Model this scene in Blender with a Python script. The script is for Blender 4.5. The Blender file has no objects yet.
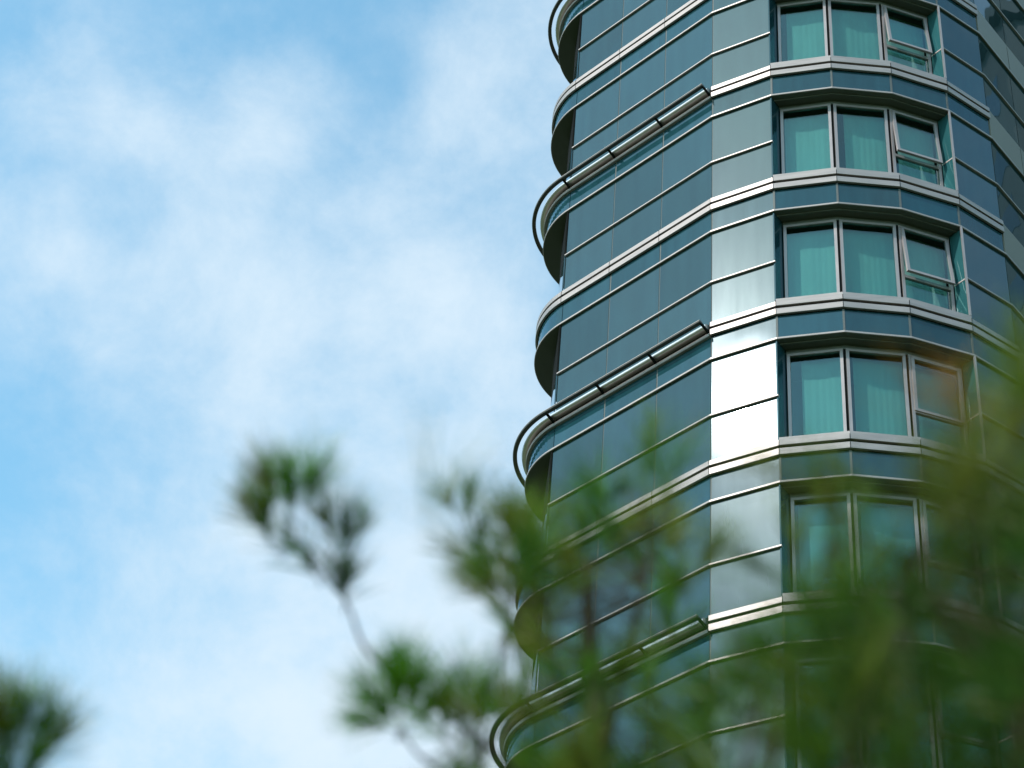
import bpy, bmesh, math, random
from mathutils import Vector, Matrix, noise
R = math.radians
random.seed(7)
sc = bpy.context.scene
COL = sc.collection

# ------------------------------------------------------------------ camera numbers
EYE = 1.6
PITCH, ROLL, FPX = R(41.4886), R(4.8880), 2176.8
fw = Vector((0, math.cos(PITCH), math.sin(PITCH)))
up0 = Vector((0, -math.sin(PITCH), math.cos(PITCH)))
rt0 = Vector((1, 0, 0))
rt = rt0 * math.cos(ROLL) + up0 * math.sin(ROLL)
up = -rt0 * math.sin(ROLL) + up0 * math.cos(ROLL)
CAM = Vector((0, 0, EYE))

def ray(u, v):
    return (fw * FPX + rt * (u - 512) - up * (v - 384)).normalized()

def at(u, v, d):
    return CAM + ray(u, v) * d

# ------------------------------------------------------------------ helpers
def tag(o, label=None, cat=None, group=None, kind=None):
    if label: o['label'] = label
    if cat: o['category'] = cat
    if group: o['group'] = group
    if kind: o['kind'] = kind
    return o

def empty(name, loc):
    o = bpy.data.objects.new(name, None)
    COL.objects.link(o)
    o.location = loc
    o.empty_display_size = 0.3
    return o

def link(name, bm, mat, parent=None, smooth=False):
    me = bpy.data.meshes.new(name)
    if bm.faces:
        bmesh.ops.recalc_face_normals(bm, faces=bm.faces)
    bm.to_mesh(me)
    bm.free()
    for m in (mat if isinstance(mat, (list, tuple)) else [mat]):
        me.materials.append(m)
    if smooth:
        for p in me.polygons:
            p.use_smooth = True
    o = bpy.data.objects.new(name, me)
    COL.objects.link(o)
    if parent is not None:
        o.parent = parent
    return o

def V2(x, y): return Vector((x, y))

def offset(pl, d):
    """mitred offset of an open plan polyline, +d is outwards (right of travel)"""
    out = []
    n = len(pl)
    for i in range(n):
        dirs = []
        if i > 0: dirs.append((pl[i] - pl[i-1]).normalized())
        if i < n-1: dirs.append((pl[i+1] - pl[i]).normalized())
        ns = [V2(t.y, -t.x) for t in dirs]
        if len(ns) == 1:
            out.append(pl[i] + ns[0] * d)
        else:
            m = (ns[0] + ns[1]).normalized()
            out.append(pl[i] + m * (d / max(0.3, m.dot(ns[0]))))
    return out

def sweep(bm, pl, prof, mi=0):
    """prof: closed list of (offset, z); pl: plan polyline"""
    rings = []
    offs = {}
    for (o, z) in prof:
        if o not in offs: offs[o] = offset(pl, o)
    for i in range(len(pl)):
        rings.append([bm.verts.new((offs[o][i].x, offs[o][i].y, z)) for (o, z) in prof])
    m = len(prof)
    for a, b in zip(rings[:-1], rings[1:]):
        for j in range(m):
            f = bm.faces.new((a[j], a[(j+1) % m], b[(j+1) % m], b[j])); f.material_index = mi
    for r in (rings[0], rings[-1]):
        f = bm.faces.new(r); f.material_index = mi

def strip(bm, pl, o0, o1, z0, z1, mi=0, bev=0.006):
    """rectangular moulding with small chamfers on its outer edges"""
    sweep(bm, pl, [(o0, z0), (o1 - bev, z0), (o1, z0 + bev), (o1, z1 - bev), (o1 - bev, z1), (o0, z1)], mi)

def prism(bm, poly, z0, z1, mi=0):
    a = [bm.verts.new((p.x, p.y, z0)) for p in poly]
    b = [bm.verts.new((p.x, p.y, z1)) for p in poly]
    n = len(poly)
    fs = [bm.faces.new(a), bm.faces.new(b)]
    for i in range(n):
        fs.append(bm.faces.new((a[i], a[(i+1) % n], b[(i+1) % n], b[i])))
    for f in fs: f.material_index = mi
    bmesh.ops.triangulate(bm, faces=fs[:2])

def bar(bm, a, b, w, h, upv=Vector((0, 0, 1)), mi=0):
    a, b = Vector(a), Vector(b)
    d = (b - a).normalized()
    s = d.cross(upv)
    if s.length < 1e-5: s = d.cross(Vector((1, 0, 0)))
    s.normalize(); u = s.cross(d)
    r = []
    for p in (a, b):
        r.append([bm.verts.new(p + s*(w/2)*i + u*(h/2)*j) for i, j in ((-1,-1),(1,-1),(1,1),(-1,1))])
    fs = [r[0][::-1], r[1]] + [(r[0][j], r[0][(j+1) % 4], r[1][(j+1) % 4], r[1][j]) for j in range(4)]
    for f in fs:
        bm.faces.new(f).material_index = mi

def tube(bm, pts, rads, seg=7):
    rings = []
    for i, p in enumerate(pts):
        t = (pts[min(i+1, len(pts)-1)] - pts[max(i-1, 0)]).normalized()
        s = t.cross(Vector((0.31, 0.2, 0.93)))
        if s.length < 1e-3: s = t.cross(Vector((1, 0, 0)))
        s.normalize(); u = t.cross(s)
        rings.append([bm.verts.new(p + (s*math.cos(2*math.pi*k/seg) + u*math.sin(2*math.pi*k/seg)) * rads[i]) for k in range(seg)])
    for a, b in zip(rings[:-1], rings[1:]):
        for j in range(seg):
            bm.faces.new((a[j], a[(j+1) % seg], b[(j+1) % seg], b[j]))
    bm.faces.new(rings[0][::-1]); bm.faces.new(rings[-1])

# ------------------------------------------------------------------ materials
def newmat(name):
    m = bpy.data.materials.new(name)
    m.use_nodes = True
    nt = m.node_tree
    for n in list(nt.nodes): nt.nodes.remove(n)
    out = nt.nodes.new('ShaderNodeOutputMaterial')
    return m, nt, out

def N(nt, t, **kw):
    n = nt.nodes.new(t)
    for k, v in kw.items():
        if k.startswith('i_'):
            n.inputs[k[2:].replace('_', ' ')].default_value = v
        else:
            setattr(n, k, v)
    return n

def math_n(nt, op, a=None, b=None, c=None, clamp=False):
    n = nt.nodes.new('ShaderNodeMath'); n.operation = op; n.use_clamp = clamp
    for i, v in enumerate((a, b, c)):
        if v is None: continue
        if isinstance(v, (int, float)): n.inputs[i].default_value = v
        else: nt.links.new(v, n.inputs[i])
    return n.outputs[0]

def pane_bump(nt, strength=0.03, scale=0.55):
    tc = N(nt, 'ShaderNodeTexCoord')
    nz = N(nt, 'ShaderNodeTexNoise'); nz.inputs['Scale'].default_value = scale; nz.inputs['Detail'].default_value = 1.0
    nt.links.new(tc.outputs['Object'], nz.inputs['Vector'])
    b = N(nt, 'ShaderNodeBump'); b.inputs['Strength'].default_value = 1.0; b.inputs['Distance'].default_value = strength
    nt.links.new(nz.outputs['Fac'], b.inputs['Height'])
    return b.outputs['Normal']

def coated_glass(name, base, tint, r0, haze=0.027, warp=0.006, var=0.12):
    """solar control glass over a dark shadow box: reflective coat, slight dust haze"""
    m, nt, out = newmat(name)
    nrm = pane_bump(nt, warp)
    oi = N(nt, 'ShaderNodeObjectInfo')
    vr = math_n(nt, 'MULTIPLY_ADD', oi.outputs['Random'], var*2, 1 - var)
    tc = N(nt, 'ShaderNodeTexCoord')
    mp = N(nt, 'ShaderNodeMapping'); mp.inputs['Scale'].default_value = (5, 5, 0.5)
    nt.links.new(tc.outputs['Object'], mp.inputs['Vector'])
    st = N(nt, 'ShaderNodeTexNoise'); st.inputs['Scale'].default_value = 1.0; st.inputs['Detail'].default_value = 5
    nt.links.new(mp.outputs[0], st.inputs['Vector'])
    streak = math_n(nt, 'MULTIPLY_ADD', st.outputs['Fac'], 0.7, 0.65)
    dif = N(nt, 'ShaderNodeBsdfDiffuse')
    mx = N(nt, 'ShaderNodeVectorMath', operation='SCALE'); mx.inputs[0].default_value = base
    nt.links.new(math_n(nt, 'MULTIPLY', vr, streak), mx.inputs['Scale'])
    nt.links.new(mx.outputs[0], dif.inputs['Color'])
    g1 = N(nt, 'ShaderNodeBsdfGlossy'); g1.inputs['Roughness'].default_value = 0.015; g1.inputs['Color'].default_value = (*tint, 1)
    g2 = N(nt, 'ShaderNodeBsdfGlossy'); g2.inputs['Roughness'].default_value = 0.19; g2.inputs['Color'].default_value = (*tint, 1)
    nt.links.new(nrm, g1.inputs['Normal'])
    gm = N(nt, 'ShaderNodeMixShader')
    nt.links.new(math_n(nt, 'MULTIPLY', streak, haze), gm.inputs[0])
    nt.links.new(g1.outputs[0], gm.inputs[1]); nt.links.new(g2.outputs[0], gm.inputs[2])
    lw = N(nt, 'ShaderNodeLayerWeight'); lw.inputs['Blend'].default_value = 0.5
    f = math_n(nt, 'POWER', lw.outputs['Facing'], 5.0)
    f = math_n(nt, 'MULTIPLY_ADD', f, 1 - r0, r0)
    f = math_n(nt, 'MULTIPLY', f, vr, clamp=True)
    ms = N(nt, 'ShaderNodeMixShader')
    nt.links.new(f, ms.inputs[0]); nt.links.new(dif.outputs[0], ms.inputs[1]); nt.links.new(gm.outputs[0], ms.inputs[2])
    nt.links.new(ms.outputs[0], out.inputs[0])
    return m

def clear_glass(name, tint, r0=0.10):
    m, nt, out = newmat(name)
    nrm = pane_bump(nt, 0.006)
    tr = N(nt, 'ShaderNodeBsdfTransparent'); tr.inputs['Color'].default_value = (*tint, 1)
    g1 = N(nt, 'ShaderNodeBsdfGlossy'); g1.inputs['Roughness'].default_value = 0.01
    g1.inputs['Color'].default_value = (0.75, 0.95, 1.0, 1)
    nt.links.new(nrm, g1.inputs['Normal'])
    lw = N(nt, 'ShaderNodeLayerWeight'); lw.inputs['Blend'].default_value = 0.5
    f = math_n(nt, 'POWER', lw.outputs['Facing'], 4.5)
    f = math_n(nt, 'MULTIPLY_ADD', f, 1 - r0, r0, clamp=True)
    ms = N(nt, 'ShaderNodeMixShader')
    nt.links.new(f, ms.inputs[0]); nt.links.new(tr.outputs[0], ms.inputs[1]); nt.links.new(g1.outputs[0], ms.inputs[2])
    nt.links.new(ms.outputs[0], out.inputs[0])
    return m

def paint(name, col, rough=0.5, metallic=0.0, var=0.15, scale=3.0, stretch=(1, 1, 1), spec=0.5, bump=0.0):
    m, nt, out = newmat(name)
    p = N(nt, 'ShaderNodeBsdfPrincipled')
    tc = N(nt, 'ShaderNodeTexCoord')
    mp = N(nt, 'ShaderNodeMapping'); mp.inputs['Scale'].default_value = stretch
    nt.links.new(tc.outputs['Object'], mp.inputs['Vector'])
    nz = N(nt, 'ShaderNodeTexNoise'); nz.inputs['Scale'].default_value = scale; nz.inputs['Detail'].default_value = 6
    nt.links.new(mp.outputs[0], nz.inputs['Vector'])
    k = math_n(nt, 'MULTIPLY_ADD', nz.outputs['Fac'], 2*var, 1 - var)
    sc_ = N(nt, 'ShaderNodeVectorMath', operation='SCALE'); sc_.inputs[0].default_value = col
    nt.links.new(k, sc_.inputs['Scale'])
    nt.links.new(sc_.outputs[0], p.inputs['Base Color'])
    nt.links.new(math_n(nt, 'MULTIPLY_ADD', nz.outputs['Fac'], 0.2, rough - 0.1, clamp=True), p.inputs['Roughness'])
    p.inputs['Metallic'].default_value = metallic
    p.inputs['Specular IOR Level'].default_value = spec
    if bump:
        b = N(nt, 'ShaderNodeBump'); b.inputs['Distance'].default_value = bump
        nt.links.new(nz.outputs['Fac'], b.inputs['Height']); nt.links.new(b.outputs[0], p.inputs['Normal'])
    nt.links.new(p.outputs[0], out.inputs[0])
    return m

M = {}
M['glass'] = coated_glass('coated_teal_glass', (0.012, 0.034, 0.038), (0.78, 0.92, 1.0), 0.092)
M['spandrel'] = coated_glass('spandrel_teal_glass', (0.010, 0.042, 0.054), (0.77, 0.90, 1.0), 0.065)
M['reveal_glass'] = coated_glass('reveal_teal_glass', (0.02, 0.08, 0.09), (0.75, 0.96, 1.0), 0.02, warp=0.0)
M['pane'] = clear_glass('window_glass', (0.53, 0.74, 0.715), 0.07)
M['alu'] = paint('brushed_aluminium', (0.285, 0.252, 0.248), 0.48, 0.4, 0.25, 2.0, (1, 1, 8))
M['bright'] = paint('polished_aluminium', (0.66, 0.63, 0.61), 0.32, 0.8, 0.12, 2.0, (1, 1, 8))
M['frame'] = paint('window_frame_paint', (0.30, 0.262, 0.267), 0.42, 0.35, 0.1, 4.0)
M['dark'] = paint('dark_gasket_and_shade', (0.010, 0.011, 0.011), 0.9, 0.0, 0.2, spec=0.05)  # gaskets and dark parts, also the painted darkness of the balcony opening
M['sealant'] = paint('grey_sealant', (0.075, 0.085, 0.087), 0.7, 0.0, 0.3, 6.0)
M['soffit'] = paint('soffit_paint', (0.088, 0.100, 0.092), 0.65, 0.0, 0.2, 1.5)
M['clad'] = paint('olive_cladding', (0.15, 0.15, 0.125), 0.45, 0.1, 0.15, 1.2)
M['curtain'] = paint('curtain_cloth', (0.58, 0.58, 0.56), 0.9, 0.0, 0.12, 5.0, (1, 1, 0.2), 0.1)
M['inner'] = paint('room_wall', (0.10, 0.10, 0.10), 0.9)
M['rail'] = paint('shaded_rail_steel', (0.07, 0.068, 0.066), 0.4, 0.4, 0.1)  # dark rail colour that also carries the shade of its underside
M['roof'] = paint('roof_screed', (0.3, 0.3, 0.29), 0.9)
M['bark'] = paint('pine_bark', (0.050, 0.036, 0.022), 0.9, 0, 0.45, 30.0, (1, 1, 0.4), 0.2, 0.004)
M['ground'] = paint('lawn_soil', (0.055, 0.075, 0.03), 0.95, 0, 0.5, 0.7)
M['stone'] = paint('pale_stone', (0.075, 0.085, 0.09), 0.75, 0, 0.15, 0.6)
M['officeglass'] = coated_glass('office_glass', (0.015, 0.022, 0.025), (0.8, 0.9, 1.0), 0.08)

def needle_mat():
    m, nt, out = newmat('pine_needles')
    at_ = N(nt, 'ShaderNodeAttribute', attribute_name='tone')
    d = N(nt, 'ShaderNodeBsdfDiffuse'); t = N(nt, 'ShaderNodeBsdfTranslucent')
    g = N(nt, 'ShaderNodeBsdfGlossy'); g.inputs['Roughness'].default_value = 0.35
    g.inputs['Color'].default_value = (0.9, 1, 0.9, 1)
    for n in (d, t): nt.links.new(at_.outputs['Color'], n.inputs['Color'])
    ms = N(nt, 'ShaderNodeMixShader'); ms.inputs[0].default_value = 0.35
    nt.links.new(d.outputs[0], ms.inputs[1]); nt.links.new(t.outputs[0], ms.inputs[2])
    m2 = N(nt, 'ShaderNodeMixShader'); m2.inputs[0].default_value = 0.018
    nt.links.new(ms.outputs[0], m2.inputs[1]); nt.links.new(g.outputs[0], m2.inputs[2])
    nt.links.new(m2.outputs[0], out.inputs[0])
    return m
M['needle'] = needle_mat()

# ------------------------------------------------------------------ tower plan (metres, seen from above)
A16, A32, A48 = R(16), R(32), R(47.6)
def step(p, a, l): return p + V2(math.cos(a), math.sin(a)) * l
v3 = V2(5.98, 28.85); v4 = V2(7.22, 28.86)
v2 = step(v3, -A16, -1.245); v1 = step(v2, -A32, -1.35); cc = step(v1, -A48, -4.09)
v5 = step(v4, R(15.3), 1.28); v6 = step(v5, A32, 1.21); dd = step(v6, A48, 4.09)
j1, j2 = cc.lerp(v1, 1/3), cc.lerp(v1, 2/3)
k1, k2 = v6.lerp(dd, 1/3), v6.lerp(dd, 2/3)
RAD = 1.74
nl = V2(math.cos(A48 + math.pi/2 - 2*A48), math.sin(A48 + math.pi/2 - 2*A48))   # inward normal of the left face
cenL = cc + nl * RAD
a0 = math.atan2(cc.y - cenL.y, cc.x - cenL.x) % (2*math.pi)
NA = 36
arcL = [cenL + V2(math.cos(a), math.sin(a)) * RAD for a in [R(112) + (a0 - R(112)) * i / NA for i in range(NA)]]
nr = V2(-math.sin(A48), math.cos(A48))
cenR = dd + nr * RAD
b0 = math.atan2(dd.y - cenR.y, dd.x - cenR.x)
arcR = [cenR + V2(math.cos(a), math.sin(a)) * RAD for a in [b0 + (R(68) - b0) * i / NA for i in range(1, NA + 1)]]
FRONT = [cc, v1, v2, v3, v4, v5, v6, dd]
sideL = [V2(1.62, 46.0), V2(1.62, 35.45), cc + V2(-0.045, 1.02)]
sideR = [dd + V2(0.045, 1.02), V2(11.6, 35.45), V2(11.6, 46.0)]

HF = 3.4
ZL0 = 39.302
GL = -0.05          # glass plane behind the strips

tower = empty('glass_tower', (6.6, 38, 0))
tag(tower, 'tall rounded teal glass tower with silver floor bands and curved left end rails', 'tower')
INV = Matrix.Translation((-6.6, -38, 0))

def part(name, bm, mat, parent=None, smooth=False):
    bm.transform(INV) if parent is None else bm.transform(INV)
    return link(name, bm, mat, tower if parent is None else parent, smooth)

def between(a, b, g0=0.012, g1=0.012, off=0.0):
    """segment a->b shortened at the ends, moved outwards by off"""
    d = (b - a).normalized(); n = V2(d.y, -d.x)
    return a + d*g0 + n*off, b - d*g1 + n*off

def panel_bm(a, b, z0, z1, th=0.03):
    bm = bmesh.new()
    d = (b - a).normalized(); n = V2(d.y, -d.x)
    prism(bm, [a, b, b - n*th, a - n*th], z0, z1)
    return bm

front_g = offset(FRONT, GL)     # glass line
gcc, gv1, gv2, gv3, gv4, gv5, gv6, gdd = front_g
def lerp3(a, b): return [a, a.lerp(b, 1/3), a.lerp(b, 2/3), b]
gleft = lerp3(gcc, gv1); gright = lerp3(gv6, gdd)

# recessed window line
REC = -0.31
win = offset([v2, v3, v4, v5], REC)
d23 = (v3 - v2).normalized(); d45 = (v5 - v4).normalized()
win[0] = win[0] + d23*0.13; win[3] = win[3] - d45*0.12
rA, rD = win[0], win[3]

def rect_frame(bm, P, Q, z0, z1, w, depth, mi=0, outw=0.0):
    """picture frame of four bars in the vertical plane P-Q"""
    d = (Q - P).normalized(); n = V2(d.y, -d.x)
    def bx(s0, s1, za, zb):
        a = P + d*s0 + n*outw; b = P + d*s1 + n*outw
        prism(bm, [a, b, b - n*depth, a - n*depth], za, zb, mi)
    L = (Q - P).length
    bx(0, w, z0, z1); bx(L - w, L, z0, z1)
    bx(w, L - w, z1 - w, z1); bx(w, L - w, z0, z0 + w)

def tilt(bm, P, Q, zh, ang):
    axis = Vector((Q.x - P.x, Q.y - P.y, 0)).normalized()
    c = Vector((P.x, P.y, zh))
    bmesh.ops.rotate(bm, verts=bm.verts, cent=c, matrix=Matrix.Rotation(ang, 3, axis))

def make_window(P, Q, zt, zb, mode, seed):
    """mode: fixed / vent_open / vent_closed ; returns nothing, parts hang on the tower"""
    rnd = random.Random(seed)
    W = 0.058
    bm = bmesh.new()
    rect_frame(bm, P, Q, zb, zt, W, 0.07)
    d = (Q - P).normalized(); n = V2(d.y, -d.x)
    zs = zt - 0.60*(zt - zb)
    if mode != 'fixed':
        a, b = P + d*W, Q - d*W
        prism(bm, [a, b, b - n*0.065, a - n*0.065], zs - 0.035, zs + 0.035)
    f = part('window', bm, M['frame'])
    if mode == 'vent_open': tag(f, 'window with its upper vent pushed open outwards')
    def pane(z0, z1, parent, out=-0.03, name='pane', tl=None):
        b_ = bmesh.new()
        a, b = P + d*(W-0.01) + n*out, Q - d*(W-0.01) + n*out
        prism(b_, [a, b, b - n*0.008, a - n*0.008], z0, z1)
        if tl: tilt(b_, P, Q, *tl)
        part(name, b_, M['pane'], parent)
    if mode == 'fixed':
        pane(zb + W - .01, zt - W + .01, f)
    else:
        pane(zb + W - .01, zs - 0.03, f)
        ang = R(5.6 + rnd.uniform(-.5, .5)) if mode == 'vent_open' else 0.0
        b_ = bmesh.new()
        rect_frame(b_, P + d*0.045 + n*0.012, Q - d*0.045 + n*0.012, zs - 0.005, zt - 0.04, 0.06, 0.055, 0, 0.012)
        tilt(b_, P, Q, zt - 0.04, -ang)
        part('sash', b_, M['frame'], f)
        pane(zs + 0.045, zt - 0.09, f, 0.0, 'sash_pane', (zt - 0.04, -ang))
    # curtain: softly pleated cloth hanging behind the glass
    b_ = bmesh.new()
    L = (Q - P).length
    cov = rnd.choice((0.04, 0.06, 0.10, 0.16, 0.24))
    n_s = 90
    rnd0 = rnd.random()
    rows = []
    ph = rnd.uniform(0, 6)
    zz = [zb + 0.0, zb + 0.6, zb + 1.3, zt - 0.02]
    for i in range(n_s + 1):
        s = cov + (L - cov - 0.02) * i / n_s
        o = -0.23 + 0.0022*math.sin(s*46 + ph + 1.2*math.sin(s*9)) + 0.006*math.sin(s*(9 + 3*rnd0) + ph*2)
        rows.append([b_.verts.new((P.x + d.x*s + n.x*o*1, P.y + d.y*s + n.y*o, z)) for z in zz])
    for a, b in zip(rows[:-1], rows[1:]):
        for j in range(3):
            b_.faces.new((a[j], b[j], b[j+1], a[j+1]))
    part('curtain', b_, M['curtain'], f, True)

rest_bm = bmesh.new()
def storey(k):
    zL = ZL0 - HF*k
    rail = (k % 2 == 0)
    # --- ledge strip at the underside of the spandrel, all round the front
    bm = bmesh.new()
    strip(bm, arcL + FRONT + arcR, -0.07, 0.0, zL - 0.026, zL + 0.024)
    part('ledge_strip', bm, M['alu'])
    # --- slab with its dark soffit
    bm = bmesh.new()
    prism(bm, offset(arcL + FRONT + arcR, -0.075) + [sideR[1], sideR[2], sideL[0], sideL[1]], zL - 0.022, zL + 0.24)
    prism(bm, offset(arcL + FRONT + arcR, -0.02) + [sideR[1], sideR[2], sideL[0], sideL[1]], zL - 0.030, zL - 0.010)
    part('floor_slab', bm, M['soffit'])
    # fascia over the window heads and drip trim of the bay soffit
    bm = bmesh.new()
    strip(bm, [rA, win[1], win[2], rD], -0.06, -0.012, zL - 0.150, zL - 0.0225, 0, 0.003)
    part('head_fascia', bm, M['soffit'])
    bm = bmesh.new()
    strip(bm, offset([v2, v3, v4, v5], -0.13), -0.03, 0.0, zL - 0.055, zL - 0.0225, 0, 0.004)
    part('drip_trim', bm, M['soffit'])
    # --- transom strips
    zT = zL - 1.39
    bm = bmesh.new(); strip(bm, [cc, v1, v2], -0.06, -0.004, zT - 0.021, zT + 0.021); part('transom_strip', bm, M['alu'])
    bm = bmesh.new(); strip(bm, [rD, v5, v6, dd], -0.06, -0.004, zT - 0.021, zT + 0.021); part('transom_strip', bm, M['alu'])
    # --- panes of the two glass rows
    zr = [(zT + 0.026, zL - 0.033), (zL - 2.455, zT - 0.026)]
    for (z0, z1) in zr:
        segs = list(zip(gleft[:-1], gleft[1:])) + [(gv1, gv2), (gv5, gv6)] + list(zip(gright[:-1], gright[1:]))
        for i, (a, b) in enumerate(segs):
            p, q = between(a, b)
            if k in (-2, 6) or i == len(segs) - 1:
                d_ = (q - p).normalized(); n_ = V2(d_.y, -d_.x)
                prism(rest_bm, [p, q, q - n_*0.03, p - n_*0.03], z0, z1)
            else:
                part('glass_panel', panel_bm(p, q, z0, z1), M['glass'])
        # reveals at both ends of the window bay
        p, q = between(rD, v5, 0.0, 0.03, -0.012)
        part('reveal_panel', panel_bm(p, q, z0, z1), M['reveal_glass'])
    p, q = between(v2, rA, 0.03, 0.0, -0.012)
    part('dark_reveal', panel_bm(p, q, zL - 2.40, zL - 0.033), M['spandrel'])
    bm = bmesh.new()
    e = v5 + V2(-0.012, 0.004)
    prism(bm, [e + V2(-0.02, -0.02), e + V2(0.02, -0.012), e + V2(0.012, 0.02), e + V2(-0.025, 0.018)], zL - 2.40, zL - 0.034)
    part('corner_trim', bm, M['frame'])
    # side wall of the curved balcony: black sheet painting the shade of an opening, over a glass parapet
    for (A_, B_) in ((cc, sideL[2]), (sideR[0], dd)):
        A2, B2 = (A_, B_)
        nrm_out = -1 if A_ is cc else -1
        d = (B2 - A2).normalized()
        nn = V2(-d.y, d.x) if A_ is cc else V2(-d.y, d.x)
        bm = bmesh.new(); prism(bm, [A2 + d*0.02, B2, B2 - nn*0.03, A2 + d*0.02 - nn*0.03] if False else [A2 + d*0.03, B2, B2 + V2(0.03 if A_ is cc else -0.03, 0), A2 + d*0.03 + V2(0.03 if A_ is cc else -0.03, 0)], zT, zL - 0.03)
        part('balcony_opening_shade', bm, M['dark'])
        bm = bmesh.new(); prism(bm, [A2 + d*0.03, B2, B2 + V2(0.03 if A_ is cc else -0.03, 0), A2 + d*0.03 + V2(0.03 if A_ is cc else -0.03, 0)], zL - 2.46, zT - 0.003)
        part('parapet_glass', bm, M['glass'])
    # --- floor band (two silver strips over a dark groove)
    zt, zb = zL - 2.465, zL - 2.82
    if not rail:
        bm = bmesh.new()
        left = arcL + [cc, v1, v2]
        strip(bm, left, -0.07, 0.012, zL - 2.595, zt - 0.01)
        strip(bm, left, -0.07, 0.012, zL - 2.80, zL - 2.655)
        part('floor_band', bm, M['alu'])
    else:
        bm = bmesh.new()
        strip(bm, [v1, v2], -0.07, 0.012, zL - 2.595, zt - 0.01)
        strip(bm, [v1, v2], -0.07, 0.012, zL - 2.80, zL - 2.655)
        part('floor_band', bm, M['alu'])
        bm = bmesh.new()
        strip(bm, arcL + [cc, v1 - (v1 - cc).normalized()*0.01], -0.07, 0.012, zL - 2.82, zL - 2.745)
        part('base_strip', bm, M['alu'])
        # fat round channel and the outrigger rail with its brackets
        path = arcL + [cc, v1 - (v1 - cc).normalized()*0.03]
        bm = bmesh.new()
        cz, co, r_ = zL - 2.595, 0.055, 0.055
        sweep(bm, path, [(-0.045, cz - r_)] + [(co + r_*math.sin(a), cz - r_*math.cos(a)) for a in [math.pi*t/8 for t in range(9)]] + [(-0.045, cz + r_)])
        part('channel_tube', bm, M['bright'], None, False)
        bm = bmesh.new()
        outer = offset(arcL + [cc, v1 - (v1 - cc).normalized()*0.02], 0.285)
        strip(bm, outer, -0.085, 0.0, zL - 2.645, zL - 2.615, 0, 0.008)  # dark body: shaded underside put into the colour
        strip(bm, outer, -0.085, 0.004, zL - 2.6145, zL - 2.590, 1, 0.006)  # silver lip paints the lit top edge of the rail
        part('guard_rail', bm, [M['rail'], M['alu']])
        dl = (v1 - cc).normalized(); n_ = V2(dl.y, -dl.x)
        pts = [(cc + dl*0.02, n_), (j1, n_), (j2, n_), (v1 - dl*0.04, n_)]
        for i in (5,): pts.append((arcL[i], (arcL[i] - cenL).normalized()))
        for (p, nn) in pts:
            bm = bmesh.new()
            a = p + nn*0.0; b = p + nn*0.23
            bar(bm, (a.x, a.y, zL - 2.715), (b.x, b.y, zL - 2.625), 0.035, 0.05)
            part('bracket', bm, M['dark'])
    bm = bmesh.new()
    bay = [v2, v3, v4, v5, v6]
    strip(bm, [v2, v3, v4, v5], -0.07, 0.012, zL - 2.590, zL - 2.41)
    strip(bm, [v5, v6], -0.07, 0.012, zL - 2.595, zt - 0.01)
    strip(bm, bay, -0.07, 0.012, zL - 2.80, zL - 2.655)
    # sill reaching back to the recessed windows
    prism(bm, offset([v2, v3, v4, v5], -0.071) + win[::-1], zL - 2.47, zL - 2.42)
    part('window_sill', bm, M['alu'])
    bm = bmesh.new()
    strip(bm, arcL + FRONT[:7], -0.10, -0.035, zL - 2.81, zL - 2.475)
    for c, d in ((cc, v1 - cc), (j1, v1 - cc), (j2, v1 - cc), (v1, v2 - cc), (v2, v3 - v1), (v3, v4 - v2), (v4, v5 - v3), (v5, v6 - v4)):
        if rail and c in (cc, j1, j2): continue
        d = d.normalized(); n_ = V2(d.y, -d.x)
        a = c + d*0.006; b = c - d*0.006
        prism(bm, [b + n_*0.0145, a + n_*0.0145, a - n_*0.09, b - n_*0.09], zL - 2.798, zL - 2.478)
    part('groove', bm, M['dark'])
    # --- spandrel panes
    s0, s1 = zL - HF + 0.033, zL - 2.815
    for (a, b) in list(zip(gleft[:-1], gleft[1:])) + [(gv1, gv2), (gv2, gv3), (gv3, gv4), (gv4, gv5), (gv5, gv6)]:
        p, q = between(a, b, 0.018, 0.018)
        part('spandrel_panel', panel_bm(p, q, s0, s1), M['spandrel'])
    for arc in (arcL + [cc], [dd] + arcR):
        bm = bmesh.new()
        sweep(bm, arc, [(GL - 0.03, s0), (GL, s0), (GL, s1), (GL - 0.03, s1)])
        part('curved_spandrel', bm, M['spandrel'], None, False)
    for (a, b) in zip(gright[:-1], gright[1:]):
        p, q = between(a, b, 0.012, 0.012, 0.02)
        o = part('cladding_panel', panel_bm(p, q, zL - HF + 0.033, zL - 2.46), M['clad'])
        tag(o, 'flat olive grey cladding panel below the right hand panes')
    # --- windows of the bay
    G = 0.028
    for i in range(3):
        a, b = win[i], win[i+1]
        p, q = between(a, b, G if i else 0.012, G if i < 2 else 0.012)
        mode = 'fixed' if i < 2 else ('vent_open' if k <= 2 else 'vent_closed')
        make_window(p, q, zL - 0.14, zL - 2.40, mode, 100*k + i)
    bm = bmesh.new()
    for i in (1, 2):
        c = win[i]
        prism(bm, [c + V2(-0.05, 0.03), c + V2(0.05, 0.03), c + V2(0.05, 0.10), c + V2(-0.05, 0.10)], zL - 2.41, zL - 0.03)
    part('post', bm, M['dark'])

for k in range(-2, 7):
    storey(k)
tag(part('glass_panel', rest_bm, M['glass']), kind='stuff')

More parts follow.
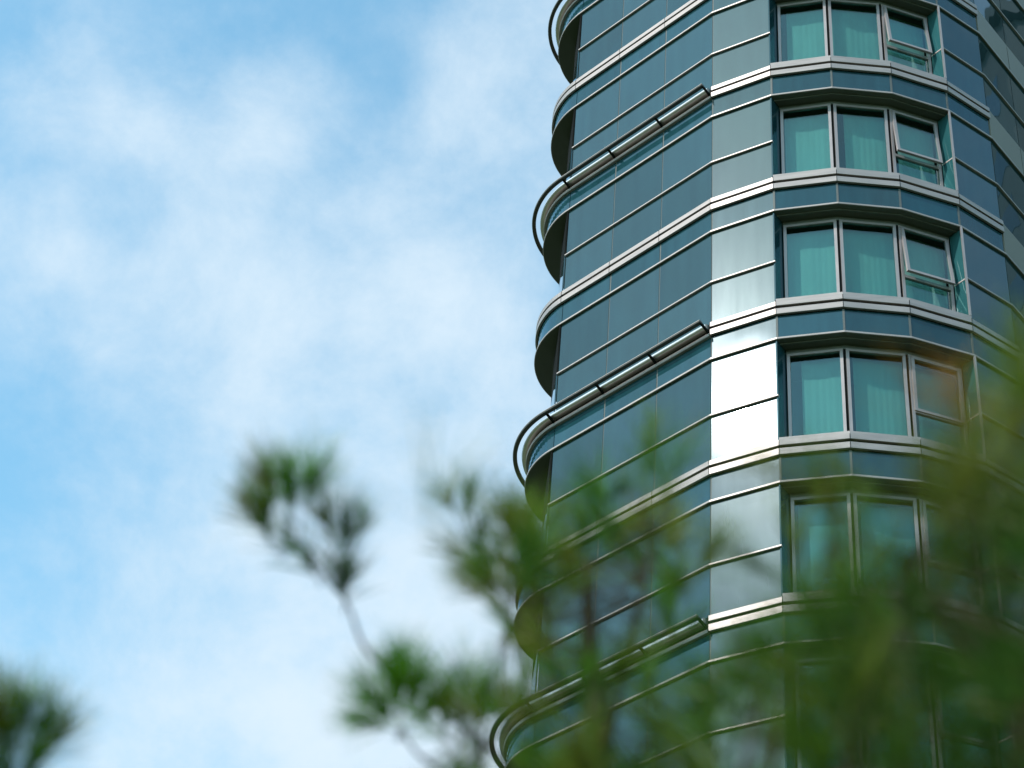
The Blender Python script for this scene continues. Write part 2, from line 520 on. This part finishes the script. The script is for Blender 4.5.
# vertical sealant joints, full height of the detailed storeys
zlo, zhi = ZL0 - HF*7 + 0.05, ZL0 + 2*HF - 0.03
def joint(c, w=0.05, off=-0.058, mat='sealant', dirn=None):
    bm = bmesh.new()
    d = dirn; n = V2(d.y, -d.x)
    p = c + n*(off - GL)
    prism(bm, [p - d*w/2, p + d*w/2, p + d*w/2 - n*0.04, p - d*w/2 - n*0.04], zlo, zhi)
    part('sealant_joint', bm, M[mat])
dL = (v1 - cc).normalized(); dR = (dd - v6).normalized()
for c in gleft[1:3]: joint(c, dirn=dL)
for c in gright[1:]: joint(c - (dR*0.03 if c is gright[3] else dR*0), dirn=dR, mat='dark')
for c, d in ((gv1, (v2 - cc).normalized()), (gv6, (dd - v5).normalized())): joint(c, 0.07, -0.06, dirn=d)
for k in range(-2, 7):     # short mullions of the spandrel row
    zL = ZL0 - HF*k
    for c, d in ((gv2, (v3 - v1)), (gv3, (v4 - v2)), (gv4, (v5 - v3)), (gv5, (v6 - v4))):
        d = d.normalized(); n = V2(d.y, -d.x)
        bm = bmesh.new()
        prism(bm, [c - d*0.02 + n*0.008, c + d*0.02 + n*0.008, c + d*0.02 - n*0.03, c - d*0.02 - n*0.03], zL - HF + 0.032, zL - 2.812)
        part('mullion', bm, M['sealant'])

# storeys above and below the picture, core and roof
def rest(name, ka, kb):
    bm = bmesh.new()
    for k in range(ka, kb):
        zL = ZL0 - HF*k
        z_lo = max(zL - HF + 0.03, 0.02)
        prism(bm, front_g + [sideR[1], sideR[2], sideL[0], sideL[1]], max(zL - 2.46, 0.02), zL - 0.03, 0)
        if zL - 2.46 > 0.1:
            prism(bm, offset(arcL + FRONT + arcR, -0.07) + [sideR[1], sideR[2], sideL[0], sideL[1]], z_lo, zL - 2.47, 0)
            strip(bm, arcL + FRONT + arcR, -0.07, 0.0, zL - 2.60, zL - 2.465, 1)
            strip(bm, arcL + FRONT + arcR, -0.07, 0.0, zL - 2.80, zL - 2.64, 1)
        strip(bm, arcL + FRONT + arcR, -0.07, 0.0, zL - 0.03, zL + 0.03, 1)
    part(name, bm, [M['glass'], M['alu']])
rest('upper_storeys', -7, -2)
rest('lower_storeys', 7, 12)
bm = bmesh.new()
core = [cc + V2(0.9, 0.9), v1 + V2(0.4, 1.2), V2(5.2, 30.3), V2(8.0, 30.3), v6 + V2(-0.4, 1.2), dd + V2(-0.9, 0.9), V2(11.5, 35.5), V2(11.5, 45.9), V2(1.7, 45.9), V2(1.7, 35.5)]
prism(bm, core, 0.0, ZL0 + 7*HF + 0.5)
part('core_wall', bm, M['inner'])
bm = bmesh.new()
prism(bm, arcL + FRONT + arcR + [sideR[2], sideL[0]], ZL0 + 7*HF + 0.51, ZL0 + 7*HF + 1.4)
part('roof', bm, M['roof'])

# ------------------------------------------------------------------ sun: mirrored in the grey facet
hit = ray(743, 395)
fn = Vector(((v2 - v1).normalized().y, -(v2 - v1).normalized().x, 0))
SUN = (hit - fn * 2 * hit.dot(fn)).normalized()
sun_el = math.asin(SUN.z); sun_az = math.atan2(SUN.x, SUN.y)
ld = bpy.data.lights.new('sun', 'SUN'); ld.energy = 2.3; ld.angle = R(0.53); ld.color = (1.0, 0.95, 0.87)
lo = bpy.data.objects.new('sun', ld); COL.objects.link(lo)
lo.rotation_euler = SUN.to_track_quat('Z', 'Y').to_euler(); lo.location = (-20, -15, 60)

# ------------------------------------------------------------------ world
w = bpy.data.worlds.new('World'); sc.world = w; w.use_nodes = True
nt = w.node_tree
for n in list(nt.nodes): nt.nodes.remove(n)
out = nt.nodes.new('ShaderNodeOutputWorld')
bg = nt.nodes.new('ShaderNodeBackground')
sky = nt.nodes.new('ShaderNodeTexSky'); sky.sky_type = 'NISHITA'; sky.sun_disc = False
sky.sun_elevation = sun_el; sky.sun_rotation = sun_az
sky.air_density = 1.0; sky.dust_density = 0.6; sky.ozone_density = 1.3
tc = nt.nodes.new('ShaderNodeTexCoord')
def vmath(op, a, b=None):
    n = nt.nodes.new('ShaderNodeVectorMath'); n.operation = op
    for i, v in enumerate((a, b)):
        if v is None: continue
        if isinstance(v, (tuple, list, Vector)): n.inputs[i].default_value = tuple(v)
        else: nt.links.new(v, n.inputs[i])
    return n
DIR = tc.outputs['Generated']
def lobe(center, half_deg, power=1.0):
    """1 at a sky direction, falling to 0 at half_deg away"""
    dt = vmath('DOT_PRODUCT', DIR, tuple(center)).outputs['Value']
    c = math.cos(R(half_deg))
    mr = nt.nodes.new('ShaderNodeMapRange'); mr.interpolation_type = 'SMOOTHSTEP'
    nt.links.new(dt, mr.inputs['Value'])
    mr.inputs['From Min'].default_value = c; mr.inputs['From Max'].default_value = 1.0
    return mr.outputs[0]
sep = nt.nodes.new('ShaderNodeSeparateXYZ'); nt.links.new(DIR, sep.inputs[0])
zc = math_n(nt, 'MAXIMUM', sep.outputs['Z'], 0.06)
px = math_n(nt, 'DIVIDE', sep.outputs['X'], zc); py = math_n(nt, 'DIVIDE', sep.outputs['Y'], zc)
cmb = nt.nodes.new('ShaderNodeCombineXYZ'); nt.links.new(px, cmb.inputs[0]); nt.links.new(py, cmb.inputs[1])
CL = vmath('SCALE', DIR); CL.inputs['Scale'].default_value = 1.0; CL = CL.outputs[0]
SKY_LOBES = [(460, 730, 6.5, .40), (400, 420, 7, .28), (480, 230, 4.5, .18), (540, 60, 4, .16), (160, 280, 5, .16), (285, 105, 2.2, .14), (60, 90, 2.0, .14), (130, 120, 1.5, .08), (300, -80, 6, -.17), (15, 430, 3.0, -.02), (120, 210, 1.6, -.10), (150, 640, 6, .14)]
def fbm(scale, detail, rough, dist, seed):
    off = vmath('ADD', CL, (seed*3.17, seed*1.93, seed*0.7)).outputs[0]
    n = nt.nodes.new('ShaderNodeTexNoise')
    n.inputs['Scale'].default_value = scale; n.inputs['Detail'].default_value = detail
    n.inputs['Roughness'].default_value = rough; n.inputs['Distortion'].default_value = dist
    nt.links.new(off, n.inputs['Vector'])
    return n.outputs['Fac']
big = fbm(5.0, 6, 0.55, 0.1, 4.0)
fine = fbm(11.0, 12, 0.66, 0.15, 9.0)
dens = math_n(nt, 'MULTIPLY_ADD', fine, 0.80, math_n(nt, 'MULTIPLY_ADD', big, 0.80, -0.30))
def plus(d, amt, *args): return math_n(nt, 'MULTIPLY_ADD', lobe(*args), amt, d)
# where the clouds gather
for (u, v, hw, amt) in SKY_LOBES:
    dens = plus(dens, amt, ray(u, v), hw)
dens = plus(dens, 0.17, SUN, 24)
cov = nt.nodes.new('ShaderNodeMapRange'); cov.interpolation_type = 'SMOOTHSTEP'
cov.inputs['From Min'].default_value = 0.25; cov.inputs['From Max'].default_value = 0.98
nt.links.new(dens, cov.inputs['Value'])
cloudcol = nt.nodes.new('ShaderNodeMix'); cloudcol.data_type = 'RGBA'
cloudcol.inputs['A'].default_value = (2.5, 3.0, 3.4, 1); cloudcol.inputs['B'].default_value = (6.6, 7.4, 8.2, 1)
nt.links.new(lobe(SUN, 15), cloudcol.inputs['Factor'])
gain = vmath('MULTIPLY', sky.outputs[0], (0.94, 1.31, 1.12)).outputs[0]
mixc = nt.nodes.new('ShaderNodeMix'); mixc.data_type = 'RGBA'
nt.links.new(cov.outputs[0], mixc.inputs['Factor'])
nt.links.new(gain, mixc.inputs['A']); nt.links.new(cloudcol.outputs['Result'], mixc.inputs['B'])
# bright aureole of the veiled sun
aur = vmath('SCALE', (75.0, 74.0, 71.0)); nt.links.new(lobe(SUN, 1.95), aur.inputs['Scale'])
tot = vmath('ADD', mixc.outputs['Result'], aur.outputs[0])
nt.links.new(tot.outputs[0], bg.inputs['Color'])
bg.inputs['Strength'].default_value = 0.15
nt.links.new(bg.outputs[0], out.inputs[0])

# ------------------------------------------------------------------ ground
bm = bmesh.new()
bmesh.ops.create_grid(bm, x_segments=8, y_segments=8, size=3000)
g = link('ground', bm, M['ground']); tag(g, 'flat grassy ground under the tower and the pines', 'ground', kind='structure')

# ------------------------------------------------------------------ neighbouring block that the right hand face mirrors
nb = empty('office_block', (46, 56, 0))
tag(nb, 'grey stone office block with dark window bands mirrored in the right hand panes', 'building')
bm = bmesh.new()
nx0, nx1, ny0, ny1, nh = -8.0, 12.0, -13.0, 12.0, 78.0
prism(bm, [V2(nx0, ny0), V2(nx1, ny0), V2(nx1, ny1), V2(nx0, ny1)], 0, nh)
link('wall', bm, M['stone'], nb)
for i in range(20):
    z = 3 + i*3.7
    for (a, b) in ((V2(nx0 - .02, ny1 - 1), V2(nx0 - .02, ny0 + 1)), (V2(nx0 + 1, ny0 - .02), V2(nx1 - 1, ny0 - .02))):
        bm = panel_bm(a, b, z, z + 2.0, 0.1)
        link('window_band', bm, M['officeglass'], nb)
bm = bmesh.new(); prism(bm, [V2(nx0 - .4, ny0 - .4), V2(nx1 + .4, ny0 - .4), V2(nx1 + .4, ny1 + .4), V2(nx0 - .4, ny1 + .4)], nh + 0.01, nh + 0.9)
link('roof', bm, M['stone'], nb)

# ------------------------------------------------------------------ pines
class Needles:
    def __init__(s): s.v = []; s.f = []; s.c = []; s.m = []
    def needle(s, p, d, L, w, col, rnd):
        side = d.cross(Vector((rnd.uniform(-1, 1), rnd.uniform(-1, 1), rnd.uniform(-1, 1))))
        if side.length < 1e-4: return
        side.normalize()
        sag = Vector((rnd.uniform(-.12, .12), rnd.uniform(-.12, .12), rnd.uniform(-.16, .08))) * L
        b = len(s.v)
        m = p + d*L*0.55 + sag*0.35; t = p + d*L + sag
        s.v += [p - side*w*.5, p + side*w*.5, m - side*w*.5, m + side*w*.5, t - side*w*.12, t + side*w*.12]
        s.f += [(b, b+1, b+3, b+2), (b+2, b+3, b+5, b+4)]
        s.c += [col]*6; s.m += [0, 0]
    def wood(s, bm):
        b = len(s.v); bm.verts.index_update()
        s.v += [v.co.copy() for v in bm.verts]; s.c += [(.08, .05, .03, 1)]*len(bm.verts)
        for f in bm.faces:
            s.f.append(tuple(b + v.index for v in f.verts)); s.m.append(1)
        bm.free()
    def tuft(s, base, tip, L, n, rnd, w=0.0017, tone=(0.05, 0.10, 0.025), spread=(6, 72), bare=0.15):
        ax = (tip - base); ln = ax.length; ax = ax.normalized()
        s1 = ax.cross(Vector((0.3, 0.5, 0.8))).normalized(); s2 = ax.cross(s1)
        for i in range(n):
            t = bare + (1 - bare)*rnd.random()**0.8
            p = base + ax*ln*t
            a = R(rnd.uniform(*spread)) * (1.15 - 0.55*t)
            ph = rnd.uniform(0, 2*math.pi)
            d = ax*math.cos(a) + (s1*math.cos(ph) + s2*math.sin(ph))*math.sin(a)
            k = rnd.uniform(0.65, 1.35)
            col = (tone[0]*k, tone[1]*k, tone[2]*k, 1)
            if rnd.random() < 0.015: col = (0.16*k, 0.085*k, 0.03*k, 1)
            s.needle(p, d, L*rnd.uniform(0.7, 1.1), w, col, rnd)
    def build(s, name, parent, origin):
        me = bpy.data.meshes.new(name)
        me.from_pydata([tuple(v - origin) for v in s.v], [], s.f)
        a = me.color_attributes.new('tone', 'FLOAT_COLOR', 'POINT')
        flat = [x for c in s.c for x in c]
        a.data.foreach_set('color', flat)
        me.materials.append(M['needle']); me.materials.append(M['bark'])
        me.polygons.foreach_set('material_index', s.m)
        o = bpy.data.objects.new(name, me); COL.objects.link(o); o.parent = parent
        return o

def curve(pts, n=6):
    """Catmull-Rom through the points"""
    P = [pts[0]*2 - pts[1]] + pts + [pts[-1]*2 - pts[-2]]
    out = []
    for i in range(1, len(P) - 2):
        for j in range(n):
            t = j/n
            out.append(0.5*((2*P[i]) + (P[i+1]-P[i-1])*t + (2*P[i-1]-5*P[i]+4*P[i+1]-P[i+2])*t*t + (-P[i-1]+3*P[i]-3*P[i+1]+P[i+2])*t**3))
    out.append(P[-2])
    return out

GREENS = [(0.060, 0.16, 0.012), (0.080, 0.19, 0.014), (0.042, 0.115, 0.018), (0.11, 0.175, 0.014), (0.13, 0.15, 0.018), (0.14, 0.165, 0.02)]

def pine(label, seed, trunk_px, limbs, tufts, greens=GREENS, trunk_r=0.045, nlen=0.092, group='pines in the foreground'):
    """trunk_px: image points with distances, from its top down to the frame edge; the rest of the trunk runs to the ground.
    limbs: lists of (u, v, dist). tufts: (u, v, dist, direction in degrees (0 up, + right), length m, needles)"""
    rnd = random.Random(seed)
    pts = [at(*p) for p in trunk_px]
    low = pts[-1]
    foot = Vector((low.x + rnd.uniform(-.1, .1), low.y + 0.12, 0.0))
    tr = [foot, Vector((foot.x, foot.y, low.z*0.35)), Vector((low.x*.6 + foot.x*.4, low.y*.6 + foot.y*.4, low.z*0.72))] + pts[::-1]
    root = empty('pine_tree', tuple(foot))
    tag(root, label, 'tree', group)
    T = Matrix.Translation(-foot)
    c = curve(tr)
    bm = bmesh.new()
    tube(bm, c, [trunk_r*(1 - 0.86*i/(len(c)-1)) for i in range(len(c))], 9)
    bm.transform(T); link('trunk', bm, M['bark'], root, True)
    for lb in limbs:
        if lb[0] == 'T':          # starts on the trunk at the nearest height
            q = [at(*p) for p in lb[1:]]
            s0 = min(c, key=lambda p: abs(p.z - (q[0].z - 0.12)))
            q = [s0] + q
        else:
            q = [at(*p) for p in lb]
        cl = curve(q)
        bm = bmesh.new()
        tube(bm, cl, [0.0055*(1 - 0.75*i/(len(cl)-1)) for i in range(len(cl))], 6)
        bm.transform(T); link('branch', bm, M['bark'], root, True)
    ND = Needles()
    bmt = bmesh.new()
    allp = c + [p for lb in limbs for p in curve([at(*p) for p in lb if p != 'T'] if len([p for p in lb if p != 'T']) > 1 else [at(*lb[1]), at(*lb[1]) + Vector((0, 0, .01))])]
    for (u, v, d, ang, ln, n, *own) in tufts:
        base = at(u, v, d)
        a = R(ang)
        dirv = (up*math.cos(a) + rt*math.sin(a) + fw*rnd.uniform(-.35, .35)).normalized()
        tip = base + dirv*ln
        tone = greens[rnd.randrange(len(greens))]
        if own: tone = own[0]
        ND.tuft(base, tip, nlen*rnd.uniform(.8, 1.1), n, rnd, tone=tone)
        near = min(allp, key=lambda p: (p - base).length)
        if (near - base).length < 0.8:
            mid = near.lerp(base, .5) + Vector((0, 0, -0.02))
            cl = curve([near, mid, base, tip])
            tube(bmt, cl, [0.0014*(1 - 0.6*i/(len(cl)-1)) for i in range(len(cl))], 5)
    ND.wood(bmt)
    ND.build('crown', root, foot)
    return root

rnd = random.Random(11)
def scatter(n, inside, d0, d1, ang=(-70, 50), ln=(0.06, 0.14), nn=(50, 90)):
    out = []
    tries = 0
    while len(out) < n and tries < 20000:
        tries += 1
        u = rnd.uniform(440, 1110); v = rnd.uniform(380, 930)
        p = inside(u, v) * (1.0 if noise.noise(Vector((u/60, v/75, d0))) > -0.12 or (v > 620 and u > 800) else 0.12)
        if rnd.random() < p:
            out.append((u, v, rnd.uniform(d0, d1), rnd.uniform(*ang), rnd.uniform(*ln), rnd.randint(*nn)))
    return out

# centre-left pine
def insA(u, v):
    p = 0
    for (cu, cv, ru, rv, s) in ((560, 590, 70, 70, 1.0), (600, 630, 80, 110, .5), (640, 560, 60, 70, .35), (660, 730, 70, 45, .3), (470, 745, 45, 40, .7), (520, 740, 50, 40, .3), (680, 500, 40, 60, .15), (600, 830, 160, 60, .8), (520, 600, 40, 40, .8)):
        q = ((u-cu)/ru)**2 + ((v-cv)/rv)**2
        if q < 1: p = max(p, s*(1-q*.6))
    return p
tA = scatter(195, insA, 3.1, 4.1, (-60, 45), (.03, .09), (32, 60))
tA += [(292, 517, 3.6, -5, .06, 170, (.085, .23, .016)), (277, 503, 3.6, -22, .05, 120), (304, 508, 3.6, 18, .05, 110, (.085, .23, .016)), (270, 545, 3.65, -14, .06, 170), (262, 530, 3.65, -30, .04, 70),
       (345, 562, 3.6, 2, .06, 90), (333, 548, 3.6, -14, .05, 60), (352, 552, 3.6, 16, .05, 50), (318, 580, 3.6, -25, .035, 60), (345, 606, 3.6, -2, .045, 120), (300, 556, 3.6, -40, .04, 40),
       (400, 728, 3.5, -42, .06, 150, (.085, .23, .016)), (402, 724, 3.5, -12, .07, 170, (.085, .23, .016)), (406, 722, 3.5, 14, .07, 150, (.085, .23, .016)), (410, 728, 3.5, 42, .055, 120, (.085, .23, .016)), (395, 730, 3.5, -70, .05, 90, (.085, .23, .016)), (400, 700, 3.5, 0, .05, 110, (.085, .23, .016)),
       (466, 528, 3.9, 6, .06, 80), (458, 520, 3.9, -22, .04, 40), (476, 560, 3.9, 4, .05, 60), (478, 590, 3.9, 6, .05, 60),
       (425, 530, 1.8, 5, .03, 12),
       (640, 500, 3.2, 10, .10, 70), (665, 505, 3.0, 20, .08, 40)]
pine('mid green pine before the left tower end, some shoots against the open sky', 3,
     [(588, 560, 3.7), (590, 640, 3.65), (600, 780, 3.55)],
     [['T', (480, 740, 3.55), (375, 660, 3.58), (345, 600, 3.6), (300, 545, 3.6)],
      ['T', (440, 770, 3.5), (400, 730, 3.5)],
      ['T', (510, 620, 3.8), (475, 545, 3.9)],
      ['T', (640, 600, 3.4), (660, 520, 3.2)],
      ['T', (650, 740, 3.5), (700, 700, 3.4)]],
     tA)

# dense right pine
def insB(u, v):
    xs = [690, 720, 760, 800, 850, 900, 950, 1000, 1030, 1110]
    ys = [760, 690, 610, 530, 500, 470, 455, 420, 390, 360]
    for i in range(len(xs) - 1):
        if xs[i] <= u <= xs[i+1]:
            e = ys[i] + (ys[i+1] - ys[i])*(u - xs[i])/(xs[i+1] - xs[i])
            t = (v - e)/150
            return 0 if t < -0.05 else min(1, 0.15 + t*t*1.2)
    return 0
tB = [(955, 452, 2.1, 0, .05, 22, (.26, .11, .012)), (935, 430, 2.1, -20, .04, 10, (.24, .12, .015)), (1005, 470, 2.3, 10, .08, 60, (.17, .18, .02)), (985, 500, 2.4, -10, .08, 60, (.15, .17, .02)), (1020, 430, 2.3, 0, .08, 60, (.13, .18, .02)), (960, 540, 2.5, -30, .08, 60, (.13, .15, .02))]
tB += [t_ + ((.046, .105, .010),) if (t_[1] > 640 and t_[0] > 860) else t_ + (rnd.choice([(.10, .145, .016), (.12, .135, .018), (.075, .14, .014)]),) if t_[1] < 570 else t_ for t_ in scatter(345, insB, 2.2, 3.3, (-75, 40), (0.04, 0.10), (26, 46))]  # shade and sun put into needle tones: darker lower right, lighter towards the top
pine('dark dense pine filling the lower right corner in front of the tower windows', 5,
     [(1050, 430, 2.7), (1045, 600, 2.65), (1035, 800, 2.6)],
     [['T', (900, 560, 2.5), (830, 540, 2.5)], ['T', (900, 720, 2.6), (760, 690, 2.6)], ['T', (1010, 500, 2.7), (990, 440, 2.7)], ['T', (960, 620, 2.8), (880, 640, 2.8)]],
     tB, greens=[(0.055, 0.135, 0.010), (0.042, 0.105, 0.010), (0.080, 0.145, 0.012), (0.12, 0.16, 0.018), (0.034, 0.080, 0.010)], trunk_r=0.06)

# small pine top at the lower left
tC = [(10, 800, 3.2, -10, .10, 150), (28, 790, 3.2, 12, .10, 150), (0, 780, 3.2, -25, .08, 120), (35, 770, 3.25, 30, .07, 90), (14, 765, 3.2, 0, .08, 130), (-20, 770, 3.2, -10, .08, 120), (5, 745, 3.2, -8, .06, 80), (30, 820, 3.2, -30, .10, 120), (0, 820, 3.2, 30, .10, 120), (22, 740, 3.2, 6, .05, 60)]
pine('small pine of which only the bushy green tip shows at the lower left edge', 8,
     [(12, 770, 3.2), (15, 830, 3.15), (20, 950, 3.1)], [['T', (40, 830, 3.2), (50, 790, 3.2)]], tC, trunk_r=0.03)

# ------------------------------------------------------------------ camera
cd = bpy.data.cameras.new('camera'); cam = bpy.data.objects.new('camera', cd); COL.objects.link(cam)
cd.sensor_width = 36; cd.lens = FPX/1024*36
cd.clip_start = 0.05; cd.clip_end = 9000
mw = Matrix((rt, up, -fw)).transposed().to_4x4(); mw.translation = CAM
cam.matrix_world = mw
cd.dof.use_dof = True; cd.dof.focus_distance = 43.0; cd.dof.aperture_fstop = 3.0
sc.camera = cam

# ------------------------------------------------------------------ render
sc.render.engine = 'CYCLES'
sc.cycles.use_denoising = True
sc.cycles.caustics_reflective = False; sc.cycles.caustics_refractive = False
sc.cycles.max_bounces = 8; sc.cycles.transparent_max_bounces = 16
sc.view_settings.view_transform = 'Standard'; sc.view_settings.look = 'None'
sc.view_settings.exposure = 1.0; sc.view_settings.gamma = 1.0
